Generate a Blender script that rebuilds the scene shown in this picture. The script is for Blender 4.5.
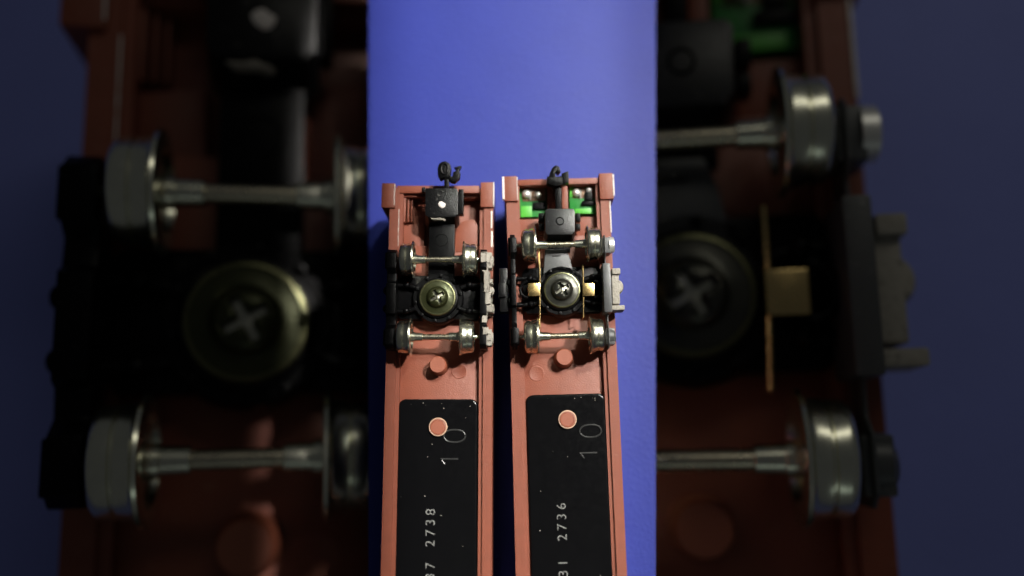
import bpy, bmesh, math, random
from mathutils import Vector, Matrix
random.seed(7)
for o in list(bpy.data.objects): bpy.data.objects.remove(o)
sc = bpy.context.scene
col = sc.collection

# ---------------------------------------------------------------- scale, camera
S = 0.000175                    # one modelling unit = 0.175 mm (a coach is about 18.5 mm wide)
TILT = math.radians(10); F = 900.0
DV = Vector((0, math.sin(TILT), -math.cos(TILT))); UP = Vector((0, math.cos(TILT), math.sin(TILT)))
CAM = Vector((0, 0, 100)) - F * DV
cd = bpy.data.cameras.new('camera'); cam = bpy.data.objects.new('camera', cd); col.objects.link(cam)
cam.location = CAM * S; cam.rotation_euler = (TILT, 0, 0)
cd.sensor_width = 36; cd.lens = F / 1024 * 36; cd.clip_start = 0.005; cd.clip_end = 20
cd.dof.use_dof = True; cd.dof.focus_distance = 883 * S; cd.dof.aperture_fstop = 4.4
sc.camera = cam

# ---------------------------------------------------------------- light
w = bpy.data.worlds.new('World'); sc.world = w; w.use_nodes = True
bg = w.node_tree.nodes['Background']; bg.inputs[0].default_value = (.9, .95, 1, 1); bg.inputs[1].default_value = .026

def area(name, loc, target, sx, sy, power, color, spread=180):
    l = bpy.data.lights.new(name, 'AREA'); l.shape = 'RECTANGLE'; l.size = sx * S; l.size_y = sy * S
    l.energy = power; l.color = color; l.spread = math.radians(spread)
    o = bpy.data.objects.new(name, l); col.objects.link(o); o.location = Vector(loc) * S
    d = (Vector(target) - Vector(loc)).normalized()
    y = Vector((0, 1, 0)); y = (y - d * y.dot(d)).normalized()
    o.rotation_euler = Matrix((y.cross(-d), y, -d)).transposed().to_euler()
    return o
KD = Vector((.56, .42, 1)).normalized()
KT = Vector((6, -20, 0))
area('gridded_key_lamp', KT + KD * 800, KT, 330, 1250, .060, (1, .95, .89), 5)
RD = Vector((.32, .6, 1)).normalized(); RT = Vector((12, -40, 60))
area('added_glint_lamp', RT + RD * 1000, RT, 250, 1150, .018, (.96, 1, .88), 6)  # lamp added to bring out highlights on wheels and axles
area('added_side_fill', (1350, 1900, 1700), (300, 0, -300), 2600, 450, .165, (1, .97, .84))  # added fill without a known source, brightens metal and the lower level
area('added_low_fill', (700, -2500, 1500), (150, 0, -300), 1800, 500, .03, (.85, 1, .92))  # added low fill, no real window; puts a lower streak on the wheels
sc.view_settings.view_transform = 'Standard'; sc.view_settings.look = 'None'
sc.view_settings.exposure = 0; sc.view_settings.gamma = 1; sc.view_settings.use_curve_mapping = False
sc.render.engine = 'CYCLES'

def at(px, py, z):
    """the world point (modelling units) seen at a measured position, at height z"""
    d = DV + Vector((1, 0, 0)) * ((px - 512) / F) + UP * ((288 - py) / F)
    return CAM + d * ((z - CAM.z) / d.z)

# ---------------------------------------------------------------- materials
def mat(name, c, rough=.5, metal=0., var=.15, vscale=.06, bump=0., bscale=.5, spec=.5, dust=0., dustc=(.5, .47, .42), dscale=.25, coat=0., rvar=.1):
    m = bpy.data.materials.new(name); m.use_nodes = True; nt = m.node_tree; N = nt.nodes; L = nt.links
    b = N['Principled BSDF']; tc = N.new('ShaderNodeTexCoord')
    n1 = N.new('ShaderNodeTexNoise'); n1.inputs['Scale'].default_value = vscale; n1.inputs['Detail'].default_value = 6
    L.new(tc.outputs['Object'], n1.inputs['Vector'])
    mx = N.new('ShaderNodeMix'); mx.data_type = 'RGBA'
    mx.inputs['A'].default_value = (*[k * (1 - var) for k in c], 1); mx.inputs['B'].default_value = (*[min(1, k * (1 + var)) for k in c], 1)
    L.new(n1.outputs['Fac'], mx.inputs['Factor']); out = mx.outputs['Result']
    if dust:
        n2 = N.new('ShaderNodeTexNoise'); n2.inputs['Scale'].default_value = dscale; n2.inputs['Detail'].default_value = 8; n2.inputs['Roughness'].default_value = .75
        L.new(tc.outputs['Object'], n2.inputs['Vector'])
        r = N.new('ShaderNodeValToRGB'); r.color_ramp.elements[0].position = .62 - dust * .25; r.color_ramp.elements[1].position = .74 - dust * .2
        L.new(n2.outputs['Fac'], r.inputs[0])
        m2 = N.new('ShaderNodeMix'); m2.data_type = 'RGBA'; m2.inputs['B'].default_value = (*dustc, 1)
        L.new(r.outputs[0], m2.inputs['Factor']); L.new(out, m2.inputs['A']); out = m2.outputs['Result']
    L.new(out, b.inputs['Base Color'])
    mr = N.new('ShaderNodeMapRange'); mr.inputs['To Min'].default_value = max(.03, rough - rvar); mr.inputs['To Max'].default_value = min(1, rough + rvar)
    n3 = N.new('ShaderNodeTexNoise'); n3.inputs['Scale'].default_value = .22; n3.inputs['Detail'].default_value = 5
    L.new(tc.outputs['Object'], n3.inputs['Vector']); L.new(n3.outputs['Fac'], mr.inputs['Value']); L.new(mr.outputs[0], b.inputs['Roughness'])
    b.inputs['Metallic'].default_value = metal; b.inputs['Specular IOR Level'].default_value = spec; b.inputs['Coat Weight'].default_value = coat
    if bump:
        n4 = N.new('ShaderNodeTexNoise'); n4.inputs['Scale'].default_value = bscale; n4.inputs['Detail'].default_value = 5
        L.new(tc.outputs['Object'], n4.inputs['Vector'])
        bp = N.new('ShaderNodeBump'); bp.inputs['Strength'].default_value = bump; bp.inputs['Distance'].default_value = .0004
        L.new(n4.outputs['Fac'], bp.inputs['Height']); L.new(bp.outputs[0], b.inputs['Normal'])
    return m

def leather(name, k, c):
    m = mat(name, c, .5, var=.10, vscale=.02 / k, spec=.2)
    nt = m.node_tree; N = nt.nodes; L = nt.links; b = N['Principled BSDF']
    tc = N.new('ShaderNodeTexCoord')
    wv = N.new('ShaderNodeTexNoise'); wv.inputs['Scale'].default_value = .12 / k; wv.inputs['Detail'].default_value = 3
    L.new(tc.outputs['Object'], wv.inputs['Vector'])
    ad = N.new('ShaderNodeVectorMath'); ad.operation = 'MULTIPLY_ADD'; ad.inputs[1].default_value = (9 * k, 9 * k, 9 * k)
    L.new(wv.outputs['Color'], ad.inputs[0]); L.new(tc.outputs['Object'], ad.inputs[2])
    v = N.new('ShaderNodeTexVoronoi'); v.feature = 'DISTANCE_TO_EDGE'; v.inputs['Scale'].default_value = .16 / k
    L.new(ad.outputs[0], v.inputs['Vector'])
    pw = N.new('ShaderNodeMath'); pw.operation = 'MINIMUM'; pw.inputs[1].default_value = .35; L.new(v.outputs['Distance'], pw.inputs[0])
    n2 = N.new('ShaderNodeTexNoise'); n2.inputs['Scale'].default_value = .55 / k; n2.inputs['Detail'].default_value = 5
    L.new(tc.outputs['Object'], n2.inputs['Vector'])
    sm = N.new('ShaderNodeMath'); sm.operation = 'MULTIPLY_ADD'; sm.inputs[1].default_value = .45; L.new(n2.outputs['Fac'], sm.inputs[0]); L.new(pw.outputs[0], sm.inputs[2])
    bp = N.new('ShaderNodeBump'); bp.inputs['Strength'].default_value = .32; bp.inputs['Distance'].default_value = .0003 * k
    L.new(sm.outputs[0], bp.inputs['Height']); L.new(bp.outputs[0], b.inputs['Normal'])
    return m

M = {
 'brown': mat('brown_paint', (.215, .053, .026), .5, var=.22, bump=.16, bscale=.9, dust=.14, dustc=(.28, .10, .062), dscale=.16),
 'boss': mat('boss_brown', (.27, .078, .042), .5, bump=.1),
 'rubbed': mat('rubbed_brown', (.52, .34, .24), .5, var=.2, vscale=.3),
 'pale_tone': mat('pale_edge_colour', (.72, .66, .62), .5, var=.2, vscale=.4, dust=.3, dustc=(.4, .2, .14)),
 'black': mat('black_plastic', (.002, .002, .0023), .34, bump=.15, bscale=.8, dust=.03, dustc=(.05, .045, .04), dscale=.5, spec=.11),
 'blacks': mat('scuffed_black_plastic', (.004, .004, .0045), .32, bump=.2, bscale=.6, dust=.1, dustc=(.16, .15, .14), dscale=.22, spec=.2),
 'plate': mat('black_weight_plate', (.0035, .0035, .004), .16, spec=.3, var=.2, rvar=.1),
 'numeral': mat('moulded_numeral', (.03, .03, .03), .2, spec=.5),  # greyer than the plate, painting in the reflections along its edges
 'dark_grey': mat('dark_grey_plastic', (.010, .010, .011), .36, bump=.12, bscale=.7, dust=.08, dustc=(.1, .1, .1), spec=.4),
 'grey': mat('grey_plastic', (.06, .062, .064), .42, bump=.12, bscale=.7, dust=.1, dustc=(.2, .2, .19)),
 'crust': mat('weathered_grey', (.34, .31, .265), .65, var=.35, vscale=.3, bump=.5, bscale=.4, dust=.35, dustc=(.06, .055, .05), dscale=.3),
 'nickel': mat('nickel_wheel', (.80, .79, .64), .25, 1, var=.1, vscale=.3, dust=.05, dustc=(.30, .30, .2), dscale=.2, rvar=.06),
 'axle': mat('axle_steel', (.62, .56, .42), .28, 1, var=.15, vscale=.3, dust=.1, dustc=(.25, .2, .12)),
 'olive': mat('olive_screw', (.038, .042, .016), .36, .6, var=.2, vscale=.15, bump=.1, bscale=.3),
 'dark_screw': mat('dark_screw', (.06, .06, .05), .34, .8, var=.2, vscale=.15, bump=.1, bscale=.3),
 'lip': mat('washer_lip', (.13, .13, .065), .3, .8, var=.2, vscale=.15),
 'bright': mat('screw_glint_metal', (.62, .60, .48), .3, 1, var=.15, vscale=.2, bump=.15, bscale=.4),  # pale metal that paints the glint inside the screw cross
 'brass': mat('brass', (.72, .52, .22), .25, 1, var=.12, vscale=.2),
 'pcb': mat('green_board', (.009, .19, .022), .4, var=.25, vscale=.1, bump=.05),
 'pcbl': mat('bright_green_pad', (.07, .40, .03), .42, var=.25, vscale=.15),
 'copper': mat('dark_copper_pad', (.20, .12, .075), .4, .3, var=.4, vscale=.2),
 'solder': mat('solder', (.8, .79, .75), .38, .7, var=.1, vscale=.3, bump=.2, bscale=.4),
 'paint': mat('white_ink', (.26, .26, .25), .6, var=.2, vscale=.3, dust=.75, dustc=(.012, .012, .012), dscale=.8),
 'leather': leather('blue_leather', 1.0, (.032, .045, .275)), 'leather_lightened': leather('blue_leather_coarse_lightened', 5.0, (.25, .29, .74)),  # coarse copy has its colour lightened in place of light
}

# ---------------------------------------------------------------- mesh helpers
def BM(): return bmesh.new()
def finish(bm, ang=38):
    bmesh.ops.recalc_face_normals(bm, faces=bm.faces)
    for f in bm.faces: f.smooth = True
    for e in bm.edges:
        if len(e.link_faces) != 2 or e.calc_face_angle(0) > math.radians(ang): e.smooth = False
def mesh_obj(name, bm, m, parent=None):
    finish(bm); me = bpy.data.meshes.new(name); bm.to_mesh(me); bm.free(); me.materials.append(M[m])
    o = bpy.data.objects.new(name, me); col.objects.link(o); o.parent = parent
    return o
def bev(bm, geom_faces, r, seg=2):
    if r <= 0: return
    es = {e for f in geom_faces for e in f.edges if e.calc_face_angle(0) > .5}
    bmesh.ops.bevel(bm, geom=list(es), offset=r, segments=seg, affect='EDGES', profile=.6, clamp_overlap=True)
def prism(bm, pts, z0, z1, r=0., top=None, seg=2):
    """polygon (x, y) raised from z0 to z1"""
    top = top or pts
    a = [bm.verts.new((p[0], p[1], z0)) for p in pts]; b = [bm.verts.new((p[0], p[1], z1)) for p in top]
    n = len(pts); fs = [bm.faces.new(a[::-1]), bm.faces.new(b)]
    for i in range(n): fs.append(bm.faces.new((a[i], a[(i + 1) % n], b[(i + 1) % n], b[i])))
    bmesh.ops.recalc_face_normals(bm, faces=fs)
    bev(bm, fs, r, seg); return bm
def box(bm, x0, x1, y0, y1, z0, z1, r=.8):
    return prism(bm, [(min(x0, x1), min(y0, y1)), (max(x0, x1), min(y0, y1)), (max(x0, x1), max(y0, y1)), (min(x0, x1), max(y0, y1))], z0, z1, r)
def lathe(bm, c, axis, prof, n=32):
    """prof: (distance along axis, radius) pairs"""
    ax = {'x': Vector((1, 0, 0)), 'y': Vector((0, 1, 0)), 'z': Vector((0, 0, 1))}[axis]
    u = {'x': Vector((0, 1, 0)), 'y': Vector((0, 0, 1)), 'z': Vector((1, 0, 0))}[axis]; v = ax.cross(u); c = Vector(c); rings = []
    for d, r in prof:
        if r < 1e-4: rings.append([bm.verts.new(c + ax * d)])
        else: rings.append([bm.verts.new(c + ax * d + (u * math.cos(2 * math.pi * i / n) + v * math.sin(2 * math.pi * i / n)) * r) for i in range(n)])
    for A, B in zip(rings, rings[1:]):
        for i in range(n):
            j = (i + 1) % n
            if len(A) == 1 and len(B) == 1: continue
            if len(A) == 1: bm.faces.new((A[0], B[i], B[j]))
            elif len(B) == 1: bm.faces.new((A[i], A[j], B[0]))
            else: bm.faces.new((A[i], A[j], B[j], B[i]))
    return bm
def tube(bm, pts, r, n=8, closed=False):
    pts = [Vector(p) for p in pts]; rings = []; k = len(pts)
    for i, p in enumerate(pts):
        t = (pts[(i + 1) % k] - pts[i - 1]) if closed else (pts[min(i + 1, k - 1)] - pts[max(i - 1, 0)])
        t.normalize(); u = t.cross(Vector((0, 0, 1)))
        if u.length < .05: u = t.cross(Vector((1, 0, 0)))
        u.normalize(); v = t.cross(u)
        rings.append([bm.verts.new(p + (u * math.cos(2 * math.pi * q / n) + v * math.sin(2 * math.pi * q / n)) * r) for q in range(n)])
    for i in range(k if closed else k - 1):
        A, B = rings[i], rings[(i + 1) % k]
        for q in range(n): bm.faces.new((A[q], A[(q + 1) % n], B[(q + 1) % n], B[q]))
    if not closed: bm.faces.new(rings[0][::-1]); bm.faces.new(rings[-1])
    return bm
def blob(bm, c, rx, ry, rz, jit=.15, sub=2):
    g = bmesh.ops.create_icosphere(bm, subdivisions=sub, radius=1)
    for v in g['verts']:
        k = 1 + random.uniform(-jit, jit); v.co = Vector((c[0] + v.co.x * rx * k, c[1] + v.co.y * ry * k, c[2] + v.co.z * rz * k))
    return bm
def tag(o, label=None, cat=None, group=None, kind=None):
    if label: o['label'] = label
    if cat: o['category'] = cat
    if group: o['group'] = group
    if kind: o['kind'] = kind
    return o
def text_bm(body, size, loc, rot, z0, depth):
    c = bpy.data.curves.new('text', 'FONT'); c.body = body; c.size = size; c.extrude = depth; c.space_character = 1.5
    o = bpy.data.objects.new('text', c); col.objects.link(o); bpy.context.view_layer.update()
    me = bpy.data.meshes.new_from_object(o.evaluated_get(bpy.context.evaluated_depsgraph_get()))
    bm = bmesh.new(); bm.from_mesh(me); bpy.data.objects.remove(o); bpy.data.meshes.remove(me); bpy.data.curves.remove(c)
    bmesh.ops.transform(bm, matrix=Matrix.Translation((loc[0], loc[1], z0)) @ Matrix.Rotation(rot, 4, 'Z'), verts=bm.verts)
    return bm

# ---------------------------------------------------------------- the coach
RIM, FLOOR, AXZ, PIT = 100, 91, 118, 80

class Coach:
    def __init__(s, label, group, cx, cy, ang):
        r = bpy.data.objects.new('model_coach', None); col.objects.link(r); s.root = r; s.ang = ang; s.c = Vector((cx, cy, 0))
        r.empty_display_size = 20; r.location = s.c * S; r.rotation_euler = (0, 0, ang); r.scale = (S, S, S)
        tag(r, label, 'model train', group); s.R = Matrix.Rotation(-ang, 3, 'Z')
    def L(s, px, py, z): return s.R @ (at(px, py, z) - s.c)
    def part(s, name, bm, m, parent=None): return mesh_obj(name, bm, m, parent or s.root)
    def pbox(s, bm, x0, x1, y0, y1, z1, z0, r=.8):
        """box whose top face was measured between x0..x1 and y0..y1 at height z1"""
        ym = (y0 + y1) / 2; xm = (x0 + x1) / 2
        return box(bm, s.L(x0, ym, z1).x, s.L(x1, ym, z1).x, s.L(xm, y1, z1).y, s.L(xm, y0, z1).y, z0, z1, r)
    def pprism(s, bm, pts, z1, z0, r=.5):
        q = [s.L(x, y, z1) for x, y in pts]; return prism(bm, [(p.x, p.y) for p in q], z0, z1, r)

def wheel_prof(k=1.0):
    R = 15.6 * k
    return [(-2.2, 0), (-2.2, 2.2), (.6, 2.6), (.6, 4.6), (1.6, 5), (1.6, R - 4.6), (0, R - 4), (.5, R - 1.9), (1.6, R - .5), (3.2, R), (6.2, R + .1), (6.6, R - .5), (7.2, R - .5), (7.6, R + .2), (11.2, R + .7), (12.2, R + 1.6), (12.8, R + 2.9), (14, R + 2.6), (14.4, R + 1),
            (14.4, R - 2.4), (12.6, R - 3.2), (12.6, 5.2), (17, 4.9), (17.2, 4.2), (25, 3.9), (25.4, 2.6), (25.4, 0)]

def make_truck(c, cen, axy, lx, rx, screw_m, cross_m, kind):
    """cen: screw centre, axy: two axle rows, lx/rx: outer face of the wheels (all measured)"""
    C = c.L(cen[0], cen[1], 112)
    bm = BM(); a = c.L(cen[0] - 40, cen[1] - 22, 104); b = c.L(cen[0] + 42, cen[1] + 22, 104)
    prism(bm, [(a.x + 4, b.y), (b.x - 4, b.y), (b.x, b.y + 5), (b.x, a.y - 5), (b.x - 4, a.y), (a.x + 4, a.y), (a.x, a.y - 5), (a.x, b.y + 5)], FLOOR + 2, 103, 1)
    truck = c.part('truck', bm, 'black')
    bm = lathe(BM(), (C.x, C.y, 100), 'z', [(0, 26), (7, 25), (8, 24.4), (8, 20.5), (10.5, 20), (11, 19.2), (11, 0)], 40)
    for k in range(10):
        t = k * math.pi / 5 + .2; box(bm, C.x + 22.6 * math.cos(t) - 1.6, C.x + 22.6 * math.cos(t) + 1.6, C.y + 22.6 * math.sin(t) - 1.6, C.y + 22.6 * math.sin(t) + 1.6, 106, 110, .5)
    c.part('pivot_ring', bm, 'black', truck)
    # crossbars reaching the side frames
    for sx in (-1, 1):
        for dy in (-13, 13):
            bm = tube(BM(), [(C.x + sx * 22, C.y + dy * .8, 107), (C.x + sx * 30, C.y + dy, 107), (C.x + sx * 45, C.y + dy, 107)], 2.6, 10)
            blob(bm, (C.x + sx * 31, C.y + dy, 109), 3.6, 3.2, 3, .03)
            c.part('crossbar', bm, 'black', truck)
    # screw with a cross recess
    bm = lathe(BM(), (C.x, C.y, 110.5), 'z', [(0, 0), (0, 17), (1.2, 17.6), (2.2, 17), (2.5, 12.2), (3.2, 10.6), (5.6, 9.8), (7.4, 8), (8.3, 5.2), (8.6, 0)], 40)
    sob = c.part('screw', bm, screw_m, truck)
    cb = BM()
    for t in (.5, .5 + math.pi / 2):
        d = Vector((math.cos(t), math.sin(t))); n = Vector((-d.y, d.x)); q = [d * 7.2 + n * 1.7, d * -7.2 + n * 1.7, d * -7.2 - n * 1.7, d * 7.2 - n * 1.7]
        prism(cb, [(C.x + p.x, C.y + p.y) for p in q], 114.6 + .01 * t, 125 + .1 * t, 0)
    cut = c.part('cut', cb, screw_m, truck)
    md = sob.modifiers.new('b', 'BOOLEAN'); md.object = cut; md.operation = 'DIFFERENCE'; md.solver = 'EXACT'; md.use_self = True
    bpy.context.view_layer.update()
    me = bpy.data.meshes.new_from_object(sob.evaluated_get(bpy.context.evaluated_depsgraph_get()))
    sob.modifiers.clear(); sob.data = me; bpy.data.objects.remove(cut)
    cb = BM()
    for t in (.5, .5 + math.pi / 2):
        d = Vector((math.cos(t), math.sin(t))); n = Vector((-d.y, d.x)); q = [d * 6.8 + n * 1.5, d * -6.8 + n * 1.5, d * -6.8 - n * 1.5, d * 6.8 - n * 1.5]
        prism(cb, [(C.x + p.x, C.y + p.y) for p in q], 114.2, 115.0 + .05 * t, .3)
    c.part('cross_recess_glint', cb, cross_m, truck)  # bright plate laid in the recess as a painted glint
    c.part('washer_lip', lathe(BM(), (C.x, C.y, 110.6), 'z', [(0, 17.2), (1.2, 18.3), (2.4, 17.6), (2.6, 16.6), (2.2, 16.2)], 40), 'lip', truck)
    # wheel sets
    for i, y in enumerate(axy):
        A = c.L(lx[i], y, AXZ); B = c.L(rx[i], y, AXZ); ym = (A.y + B.y) / 2
        c.part('wheel', lathe(BM(), (A.x, ym, AXZ), 'x', wheel_prof(), 44), 'nickel', truck)
        c.part('wheel', lathe(BM(), (B.x, ym, AXZ), 'x', [(-d, r) for d, r in wheel_prof()], 44), 'nickel', truck)
        c.part('axle', lathe(BM(), (0, ym, AXZ), 'x', [(A.x - 7, 0), (A.x - 5, 1.6), (A.x + 24, 2), (A.x + 24.5, 2.9), (B.x - 24.5, 2.9), (B.x - 24, 2), (B.x + 5, 1.6), (B.x + 7, 0)], 20), 'axle', truck)
    return truck, C

def side_frame(c, truck, x0, x1, y0, y1, axy, m, side, z=126):
    """moulded truck side: two axle boxes, a dropped centre beam and spring plank"""
    A = c.L(x0, axy[0], z); B = c.L(x1, axy[1], z); xa, xb = A.x, B.x
    ya, yb = A.y, c.L(x0, axy[1], z).y; bm = BM(); t = (ya - yb)
    ym = (ya + yb) / 2
    prof = [(ya + 11, 104), (ya + 11, z - 5), (ya + 7, z), (ya - 8, z), (ya - 13, z - 6), (ym + 17, z - 5), (ym + 15, z - 1), (ym - 15, z - 1), (ym - 17, z - 5), (yb + 13, z - 6), (yb + 8, z), (yb - 7, z), (yb - 11, z - 5), (yb - 11, 104),
            (yb + 9, 103), (ym - 12, 106), (ym + 12, 106), (ya - 9, 103)]
    a = [bm.verts.new((xa + 2, y, zz)) for y, zz in prof]; b = [bm.verts.new((xb - 2, y, zz)) for y, zz in prof]; n = len(prof)
    fs = [bm.faces.new(a), bm.faces.new(b[::-1])] + [bm.faces.new((a[i], b[i], b[(i + 1) % n], a[(i + 1) % n])) for i in range(n)]
    bmesh.ops.recalc_face_normals(bm, faces=fs); bev(bm, fs, .7)
    fr = c.part('side_frame', bm, m, truck)
    xo = (xa + 4.2) if side < 0 else xb - 1
    bm = BM()
    for y in (ya, yb):
        box(bm, xo - 4.2, xo + 4.2, y - 8, y + 8, 107, z - 3, 1.2)
        if side > 0: lathe(bm, (xo + side * 3, y, 116), 'x', [(0, 6), (side * 2, 5.5), (side * 2.6, 4.4), (side * 2.6, 0)], 16)
    for q in (-1, 1): lathe(bm, (xo + side * 2.0, ym + q * 9, 104), 'z', [(0, 0), (0, 3.6), (3, 3.6), (3.4, 4.3), (6, 4.3), (6.4, 3.6), (9, 3.6), (9.4, 4.3), (12, 4.3), (12.5, 3.6), (15, 3.4), (15, 0)], 14)
    box(bm, xo - 2, xo + side * 4.4 , ym - 15, ym + 15, 101, 105, .8)
    return fr, bm, (xa, xb, ya, yb, ym)

def make_body(c, half, yend, blocks, beam, ridge):
    """half: half width of the body, local x"""
    y1 = yend - 4; y0 = -380; w = half
    prof = [(-w, RIM), (-w, 22), (-w * .93, 11), (-w * .72, 4), (-w * .35, .6), (w * .35, .6), (w * .72, 4), (w * .93, 11), (w, 22), (w, RIM), (w - 9.5, RIM), (w - 9.5, RIM - 2.5), (w - 13.5, RIM - 2.5), (w - 13.5, 72),
            (-w + 13.5, 72), (-w + 13.5, RIM - 2.5), (-w + 9.5, RIM - 2.5), (-w + 9.5, RIM)]
    bm = BM(); ys = [y0, y0 + 260, 0, 60, y1]; rings = [[bm.verts.new((x, y, z)) for x, z in prof] for y in ys]; n = len(prof)
    for A, B in zip(rings, rings[1:]):
        for i in range(n): bm.faces.new((A[i], A[(i + 1) % n], B[(i + 1) % n], B[i]))
    bm.faces.new(rings[0]); bm.faces.new(rings[-1][::-1])
    bev(bm, [f for f in bm.faces], .7, 2)
    body = c.part('body', bm, 'brown')
    for b in blocks:
        bm = BM(); c.pbox(bm, *b, RIM + 3, 30, 1.0); c.part('corner_block', bm, 'brown', body)
    bm = BM(); c.pbox(bm, *beam, RIM - 1, 40, .8); c.part('end_beam', bm, 'brown', body)
    # far end of the coach
    bm = BM(); box(bm, -w + 10, w - 10, -379, -372, 40, RIM - 1, .8); c.part('end_beam', bm, 'brown', body)
    return body

def make_floor(c, half, ytop, ypit, boss, dimple):
    bm = BM(); w = half - 13.2
    box(bm, -w, w, -371, ypit, 73, FLOOR, .5); box(bm, -w, w, ypit - .5, ytop, 73, PIT, .5)
    fl = c.part('underframe_floor', bm, 'brown')
    P = c.L(*boss, 107)
    bm = lathe(BM(), (P.x, P.y, FLOOR - 1), 'z', [(0, 11), (1.2, 9.8), (15, 8.4), (16, 7.6), (16, 0)], 32); c.part('boss', bm, 'boss', fl)
    P = c.L(*dimple, FLOOR)
    bm = lathe(BM(), (P.x, P.y, FLOOR), 'z', [(-.2, 8), (.1, 7.7), (.2, 7.1), (.1, 6.6), (.08, 0)], 28); c.part('ejector_mark', bm, 'brown', fl)
    return fl

def make_plate(c, x0, x1, y0, boss, zero, one, serials):
    ptop = 97.2; ya = c.L((x0 + x1) / 2, y0, ptop).y; xa = c.L(x0, y0 + 60, ptop).x; xb = c.L(x1, y0 + 60, ptop).x
    pts = [(xa, -368), (xb, -368)]; r = 7
    for cxx, s in ((xb - r, 0), (xa + r, 1)):
        for k in range(7):
            t = math.pi / 2 * (k / 6 + s); pts.append((cxx + r * math.cos(t), ya - r + r * math.sin(t)))
    bm = prism(BM(), pts, FLOOR - 1, ptop, 2.4, seg=4); pl = c.part('weight_plate', bm, 'plate')
    P = c.L(*boss, 100)
    c.part('boss', lathe(BM(), (P.x, P.y, 95), 'z', [(0, 8.2), (4.4, 8.2), (5.4, 7.6), (5.6, 6.6), (5.2, 6.2), (5.2, 0)], 32), 'boss', pl)
    c.part('boss_rim', lathe(BM(), (P.x, P.y, 95), 'z', [(1, 8.3), (4.6, 9.1), (5.3, 8.5), (5.2, 7.9)], 32), 'rubbed', pl)
    Z = c.L(*zero, ptop); n = 28
    rim = [(Z.x + 10.5 * math.copysign(abs(math.cos(2 * math.pi * k / n)) ** .8, math.cos(2 * math.pi * k / n)), Z.y + 6 * math.sin(2 * math.pi * k / n), ptop) for k in range(n)]
    c.part('moulded_numeral', tube(BM(), rim, 1.0, 8, True), 'numeral', pl)
    O = c.L(*one, ptop); c.part('moulded_numeral', tube(BM(), [(O.x - 4, O.y - 5, ptop), (O.x - 7, O.y - 1, ptop), (O.x - 8, O.y, ptop), (O.x + 9, O.y, ptop)], 1.0, 8), 'numeral', pl)
    for body, px, py, size in serials:
        Q = c.L(px, py, ptop); bm = text_bm(body, size, (Q.x, Q.y), math.pi / 2, ptop + .06, .1); c.part('serial_number', bm, 'paint', pl)
    # dust specks
    bm = BM()
    for k in range(22):
        x = random.uniform(xa + 4, xb - 4); y = ya - 3.5 - abs(random.gauss(0, 3)) if k < 6 else random.uniform(-290, ya - 4); rr = random.uniform(.2, .5)
        blob(bm, (x, y, ptop), rr * random.uniform(1, 2), rr, .25, .2, 1)
    tag(c.part('dust', bm, 'crust', pl), kind='stuff')
    return pl

# ================================================================ added setting: lower mat and invented raised stand
KB = 4.2; ZL = -190 - RIM * KB
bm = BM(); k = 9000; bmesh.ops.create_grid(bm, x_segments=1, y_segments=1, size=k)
o = mesh_obj('ground', bm, 'leather_lightened'); o.location = (0, 0, ZL * S); o.scale = (S, S, S); tag(o, 'added blue leather mat under the two enlarged coach copies', kind='structure')  # added lower mat, its colour lightened in place of light
st = bpy.data.objects.new('added_mat_stand', None); col.objects.link(st); st.scale = (S, S, S)  # invented stand, lifts the mat strip above the enlarged copies
tag(st, 'blue leather mat strip on an added raised stand, carrying the two small coaches', 'stand')
c4 = [at(368.3, 640, 0), at(655.7, 640, 0), at(655.7, -40, 0), at(368.3, -40, 0)]
def ext(a, b, y): t = (y - a.y) / (b.y - a.y); return (a.x + (b.x - a.x) * t, y)
pts = [ext(c4[0], c4[3], -700), ext(c4[1], c4[2], -700), ext(c4[1], c4[2], 560), ext(c4[0], c4[3], 560)]
mesh_obj('top', prism(BM(), pts, -9, 0, .6), 'leather', st)
for y in (-660, 520):
    mesh_obj('hidden_leg', box(BM(), -75, -45, y - 30, y + 30, ZL, -9, 2), 'black', st)  # unseen support, added only to hold up the strip

# ================================================================ coach with the short dark coupler (left)
a = Coach('small brown coach whose black coupler box has a white dot', 'pair of small overturned coaches', -71.7, -271, 0)
HW = 52.6
yA = a.L(440, 184, RIM).y
body = make_body(a, HW, yA, [(381.5, 395, 183, 207.5), (480.5, 493.5, 182, 207)], (397, 480, 185.5, 193), 0)
# pale edges along the outer right side
for (px, y0, y1, wd) in ((493.6, 182, 206, 1.1), (491.6, 211, 228, 1.6), (491.9, 231, 247, 1.9), (394.5, 184, 205, .7), (398.5, 209, 246, .6)):
    z = RIM + (3.1 if y1 < 209 else .1); bm = BM(); a.pbox(bm, px - wd / 2, px + wd / 2, y0, y1, z + .5, z - 7 if wd > 1 else z - .6, .3); a.part('pale_edge', bm, 'pale_tone', body)
fl = make_floor(a, HW, yA - 12, a.L(440, 246, FLOOR).y, (437.5, 364.5), (459, 371))
for (x0, x1, y0, y1, z) in ((402, 424, 193, 197, 94), (402, 405.5, 197, 222, 92), (407.5, 409, 197, 222, 90), (411, 412.5, 197, 222, 88), (460, 479, 194, 198, 92)):
    bm = BM(); a.pbox(bm, x0, x1, y0, y1, z, PIT - 2, .4); a.part('floor_rib', bm, 'brown', fl)
bm = BM(); a.pprism(bm, [(401, 226), (424, 223), (424, 250), (401, 250)], 88, PIT - 2); a.part('floor_step', bm, 'brown', fl)
bm = BM(); a.pprism(bm, [(455, 232), (462, 221), (474, 219), (478, 226), (478, 252), (455, 252)], 92, PIT - 2, 1.2); a.part('floor_step', bm, 'brown', fl)
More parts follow.
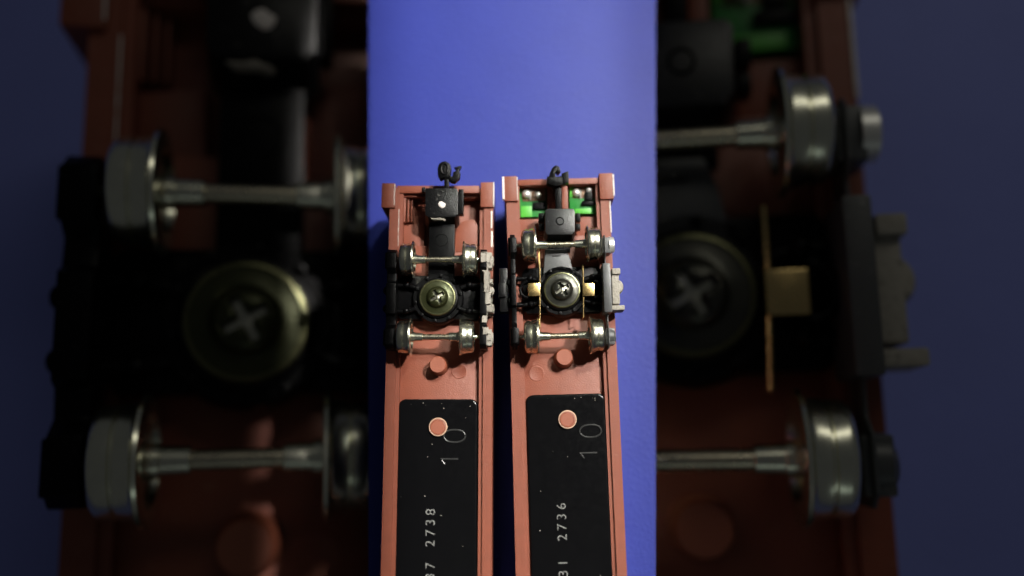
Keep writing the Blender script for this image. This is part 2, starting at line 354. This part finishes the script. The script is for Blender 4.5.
make_plate(a, 397.5, 477.5, 399, (438, 427), (454.5, 436), (449, 459), [('2738', 434.5, 547, 13), ('37', 434.5, 580, 13)])
# truck
axA = (259.5, 337)
tr, C = make_truck(a, (437.5, 297.5), axA, (400, 397), (477.5, 474.5), 'olive', 'bright', 0)
fr, bm, g = side_frame(a, tr, 384.5, 396.5, 250, 345, axA, 'black', -1); a.part('spring_gear', bm, 'black', fr)
fr, bm, g = side_frame(a, tr, 478, 488.5, 250, 345, axA, 'black', 1); a.part('spring_gear', bm, 'crust', fr)
bm = BM()
for (x0, x1, y0, y1, z) in ((481, 487, 252, 262, 128), (485, 491, 256, 263, 124), (482, 488, 265, 271, 124), (483.5, 489.5, 271, 292, 127), (484, 492.5, 279, 283, 125), (485, 490.5, 292, 304, 126), (483.5, 494, 305, 311.5, 124),
                       (482, 487, 312, 322, 122), (482.5, 488, 327, 334, 127), (484, 491, 334, 341, 124)):
    n0 = len(bm.verts); a.pbox(bm, x0, x1, y0, y1, z, 106, .8)
    bm.verts.ensure_lookup_table()
    for v in bm.verts[n0:]: v.co += Vector((random.uniform(-.7, .7), random.uniform(-.7, .7), random.uniform(-1, 1)))
a.part('brake_gear', bm, 'crust', fr)
# drawbar, coupler box and coupler
bm = BM(); a.pbox(bm, 428.5, 454.5, 214, 283, 106, 99, 1); db = a.part('drawbar', bm, 'black')
P = a.L(441.5, 240, 106); a.part('ring_mark', tube(BM(), [(P.x + 6.2 * math.cos(k * math.pi / 12), P.y + 6.2 * math.sin(k * math.pi / 12), 106) for k in range(24)], .5, 6, True), 'black', db)
bm = BM(); z1, z0 = 118, 100
t = [a.L(*p, z1) for p in ((426, 188), (456.5, 188), (458, 191), (458, 214), (455, 217), (428, 217), (425, 214), (425, 191))]
b_ = [Vector((p.x + (.8 if p.x > t[0].x + 15 else -.8), p.y + (-7 if i in (3, 4, 5, 6) else .6), 0)) for i, p in enumerate(t)]
prism(bm, [(p.x, p.y) for p in b_], z0, z1, .9, top=[(p.x, p.y) for p in t]); cb = a.part('coupler_box', bm, 'blacks', db)
for q in ((458.4, 463.5, 189, 214, 108), (421.5, 425.5, 187, 192, 110)):
    bm = BM(); a.pbox(bm, *q, 97, .8); a.part('clip', bm, 'black', db)
P = a.L(441.8, 205, z1); bm = BM(); blob(bm, (P.x, P.y, z1), 3.5, 3.3, .7, .2); a.part('pale_pin', bm, 'pale_tone', db)
bm = BM(); P = a.L(438, 219, 114); blob(bm, (P.x, P.y - .4, 114.2), 7, 1.6, 3.2, .3); blob(bm, (P.x + 5, P.y - .6, 113), 3, 1.4, 3, .3); a.part('glue_scuff', bm, 'crust', db)
bm = BM(); zc = 118
a.pprism(bm, [(444.2, 176), (448.8, 176), (448.8, 190), (444.2, 190)], zc - 2, zc - 9, .8)
a.pprism(bm, [(437.3, 168), (439, 163.5), (442, 161.4), (446, 161), (449.5, 163), (451, 167), (450.5, 173), (448.6, 178), (444, 177.5), (440, 179), (437.6, 175.5)], zc, zc - 10, 1.2)
a.pprism(bm, [(449.5, 174), (452, 177), (453, 172), (455.5, 171), (456.5, 168.6), (454, 167), (461.5, 165.5), (459, 170), (460.2, 173), (459.6, 178), (455, 182), (450.5, 181.4), (447.5, 178)], zc - 1, zc - 9, .8)
kn = a.part('knuckle_coupler', bm, 'black', db)
P = a.L(444.6, 169, zc); a.part('knuckle_pin', tube(BM(), [(P.x + 3.4 * math.cos(k * math.pi / 8), P.y + 5.6 * math.sin(k * math.pi / 8), zc + .3) for k in range(16)], 1.1, 8, True), 'blacks', db)

# ================================================================ coach with green circuit boards (right)
ANG = math.radians(1.48)
b = Coach('small brown coach with green circuit boards beside its coupler', 'pair of small overturned coaches', 56.0, -263, ANG)
yB = b.L(560, 177, RIM).y
body = make_body(b, HW, yB, [(504, 517.5, 176, 201), (599.5, 613.5, 173, 199)], (517.5, 600, 178.5, 184.5), 0)
for (px, y0, y1, wd) in ((503.4, 176.5, 199, 2.2), (613.6, 174, 196, 1.6), (610.6, 201, 232, 1.2), (517.4, 177, 200, .7)):
    z = RIM + (3.1 if y1 < 201 else .1); bm = BM(); b.pbox(bm, px - wd / 2, px + wd / 2, y0, y1, z + .5, z - 7 if wd > 1 else z - .6, .3); b.part('pale_edge', bm, 'pale_tone', body)
fl = make_floor(b, HW, yB - 8, b.L(560, 236, FLOOR).y, (564.5, 357), (536.5, 373.5))
for (x0, x1, y0, y1, z) in ((547.5, 552.5, 185, 212, 92), (562, 568, 186, 212, 98), (518.5, 545, 219, 236, 88), (576, 599, 217, 236, 88)):
    bm = BM(); b.pbox(bm, x0, x1, y0, y1, z, PIT - 2, .6); b.part('floor_step', bm, 'brown', fl)
make_plate(b, 527.5, 607.5, 394, (567.5, 419.5), (590.5, 431), (588, 453), [('2736', 567, 541, 13), ('31', 568, 577, 13)])
# circuit boards
for (x0, x1, y0, y1, pads, bright, dark) in ((519.5, 546.5, 187, 217, ((526.5, 194, 4.6), (538, 195, 3.8)), ((521, 532, 206, 217),), ((533, 546, 202, 209),)),
                                       (569.5, 596.5, 186, 214, ((576.5, 192.5, 4.4), (589, 189.5, 3.0)), ((569.5, 574, 187, 197), (575, 592, 208.5, 213.5)), ((585, 592.5, 192, 200), (582, 596, 201, 205)))):
    bm = BM(); b.pbox(bm, x0, x1, y0, y1, 88, PIT - 2, .4); pc = b.part('circuit_board', bm, 'pcb')
    bm = BM(); b.pbox(bm, x0 + 3, x1 - 1, y0 + 1.5, y0 + 14 if x0 < 550 else y0 + 12, 88.6, 87, .2); b.part('copper_pad', bm, 'copper', pc)
    for q in bright: bm = BM(); b.pbox(bm, *q, 88.9, 87, .2); b.part('bare_pad', bm, 'pcbl', pc)
    for q in dark: bm = BM(); b.pbox(bm, *q, 91, 87, .4); b.part('chip_component', bm, 'black', pc)
    for (px, py, r) in pads:
        P = b.L(px, py, 91); bm = BM(); blob(bm, (P.x, P.y, 90), r, r * 1.05, r * .8, .07); 
        if px in (526.5, 576.5): tube(bm, [(P.x + 1, P.y, 90), (P.x + 4.5, P.y + 2, 92), (P.x + 3.5, P.y - 6, 90)], .8)
        b.part('solder_joint', bm, 'solder', pc)
# truck
axB = (244.5, 336)
tr, C = make_truck(b, (562, 290), axB, (521.5, 524), (600.5, 604), 'dark_screw', 'bright', 1)
fr, bm, g = side_frame(b, tr, 508, 519.5, 232, 345, axB, 'black', -1); b.part('spring_gear', bm, 'black', fr)
bm = BM(); b.pbox(bm, 499.5, 508, 268, 312, 116, 100, 1.2); b.pbox(bm, 498.5, 506, 283, 297, 119, 100, 1.2); b.part('brake_gear', bm, 'blacks', fr)
fr, bm, g = side_frame(b, tr, 602.5, 612, 232, 345, axB, 'grey', 1); b.part('spring_gear', bm, 'grey', fr)
for (x0, x1, y0, y1, z, m_, nm) in ((603.5, 611.5, 263, 312, 129, 'grey', 'spring_plank'), (612, 619.5, 270, 304, 120, 'crust', 'air_spring'), (612, 620.5, 268, 274, 123, 'crust', 'bracket'), (612, 625, 305, 310, 122, 'crust', 'bracket')):
    bm = BM(); b.pbox(bm, x0, x1, y0, y1, z, 103, 1.2)
    if nm == 'air_spring':
        P = b.L(617.5, 287, 112); lathe(bm, (P.x - 2, P.y, 103), 'z', [(0, 0), (0, 7), (4, 8), (6, 7), (9, 8), (12, 7), (14, 0)], 20)
    b.part(nm, bm, m_, fr)
for y in axB:
    P = b.L(613, y, 120); bm = BM(); lathe(bm, (P.x - 4, P.y, 117), 'x', [(0, 0), (0, 8.4), (4.6, 8), (5.4, 6.6), (5.4, 0)], 20); b.part('axle_box_cap', bm, 'solder' if y < 300 else 'grey', fr)
# drawbar, coupler box and coupler
bm = BM(); b.pprism(bm, [(545, 249), (566, 249), (570, 258), (574, 274), (574, 300), (546, 300), (543.5, 272)], 108, 99, 1.2); db = b.part('drawbar', bm, 'grey')
bm = BM(); b.pbox(bm, 547, 570, 232, 252, 104, 97, .8); b.part('drawbar_neck', bm, 'black', db)
P = b.L(556, 256, 108); bm = BM(); box(bm, P.x - 4, P.x + 5, P.y - .5, P.y + .5, 107.5, 108.5, .2); b.part('moulded_tick', bm, 'black', db)
z1, z0 = 118, 100
t = [b.L(*p, z1) for p in ((547, 208.5), (573, 208.5), (575, 211), (575, 231), (572, 234.5), (547.5, 234.5), (545, 231), (545, 211))]
b_ = [Vector((p.x + (.8 if p.x > t[0].x + 13 else -.8), p.y + (-5 if i in (3, 4, 5, 6) else .6), 0)) for i, p in enumerate(t)]
prism(bm := BM(), [(p.x, p.y) for p in b_], z0, z1, .9, top=[(p.x, p.y) for p in t]); b.part('coupler_box', bm, 'dark_grey', db)
for (x0, x1) in ((538.5, 544.5), (575.6, 580.5)):
    for q in ((213, 221, 108), (223.5, 229.5, 106)):
        bm = BM(); b.pbox(bm, x0, x1, *q, 97, .8); b.part('clip', bm, 'black', db)
P = b.L(560, 221, z1); bm = lathe(BM(), (P.x, P.y, z1 - .6), 'z', [(0, 4.4), (.9, 4.3), (1.1, 3.6), (.5, 3), (.5, 0)], 20); b.part('pin', bm, 'black', db)
bm = BM(); zc = 116
b.pprism(bm, [(555, 181), (561.5, 181), (561.5, 210), (555.5, 210)], zc - 4, zc - 11, .8)
b.pprism(bm, [(548, 181), (549.5, 174), (552, 168), (556, 165), (559.5, 166.5), (560.5, 171.5), (557.5, 173.5), (556.8, 170.8), (555, 173), (555.6, 176.5), (560, 176.5), (566.5, 173), (567.8, 180.5), (561, 183.5), (553, 184)], zc, zc - 10, .7)
b.pprism(bm, [(547, 176), (552, 177), (566, 177.5), (566, 184), (556, 186), (547, 183.5)], zc + 1, zc - 9, .7)
b.pprism(bm, [(562, 173), (568.5, 171), (569, 182), (563, 184)], zc + 1.5, zc - 7, .6)
b.part('knuckle_coupler', bm, 'black', db)
# brass pick-up wires and contact plates
for (px, y0, y1) in ((539, 249, 328), (582.5, 264, 318)):
    A = b.L(px, y0, 114); B = b.L(px + .8, y1, 114)
    b.part('brass_wire', tube(BM(), [(A.x, A.y, 106), (A.x, A.y - 1, 114), (A.x * .9 + B.x * .1, A.y * .6 + B.y * .4, 114.6), (B.x, B.y + 1, 114), (B.x, B.y, 106)], .85, 8), 'brass', tr)
for (x0, x1, sx) in ((528, 540, -1), (582.5, 594.5, 1)):
    bm = BM(); b.pbox(bm, x0, x1, 283, 296, 117, 114.5, .5); P = b.L((x0 + x1) / 2, 289.5, 116)
    box(bm, P.x + sx * 4.5, P.x + sx * 6, P.y - 6, P.y + 6, 104, 115, .4); b.part('brass_contact', bm, 'brass', tr)
    xo = P.x + sx * 6
    b.part('contact_loop', tube(BM(), [(xo + sx * 7.5 * math.sin(k * math.pi / 10), P.y + 8 * math.cos(k * math.pi / 10), 116) for k in range(11)], 1.5, 8), 'black', tr)

# ================================================================ added enlarged copies of both coaches, filling the blurred side bars
def copy_tree(o, parent=None):
    n = o.copy(); col.objects.link(n); n.parent = parent
    for ch in list(o.children): copy_tree(ch, n)
    return n
ROUGH = 'added pair of enlarged coach copies below the stand'
for src, cen, pix, roll, yaw, kb, lab in ((a, (437.5, 297.5), (246, 322), 11, 1.5, 4.2, 'added enlarged copy of the brown coach on the lower mat, coupler box with a white dot, olive screw'),
                           (b, (562, 290), (692, 295), -8.5, -.6, 4.35, 'added enlarged copy of the brown coach on the lower mat, with brass contacts and green circuit boards')):
    r = copy_tree(src.root)
    rot = Matrix.Rotation(math.radians(roll), 3, 'Y') @ Matrix.Rotation(src.ang + math.radians(yaw), 3, 'Z')     # leaning over on its rounded roof
    bod = next(c_ for c_ in src.root.children if c_.name.startswith('body'))
    KB = kb; z0 = ZL - min((rot @ v.co).z for v in bod.data.vertices) * KB
    off = rot @ (src.L(*cen, 119) * KB); W = at(*pix, z0 + off.z)
    r.location = Vector((W.x - off.x, W.y - off.y, z0)) * S; r.scale = (S * KB,) * 3; r.rotation_euler = rot.to_euler()
    tag(r, lab, 'model train', ROUGH)
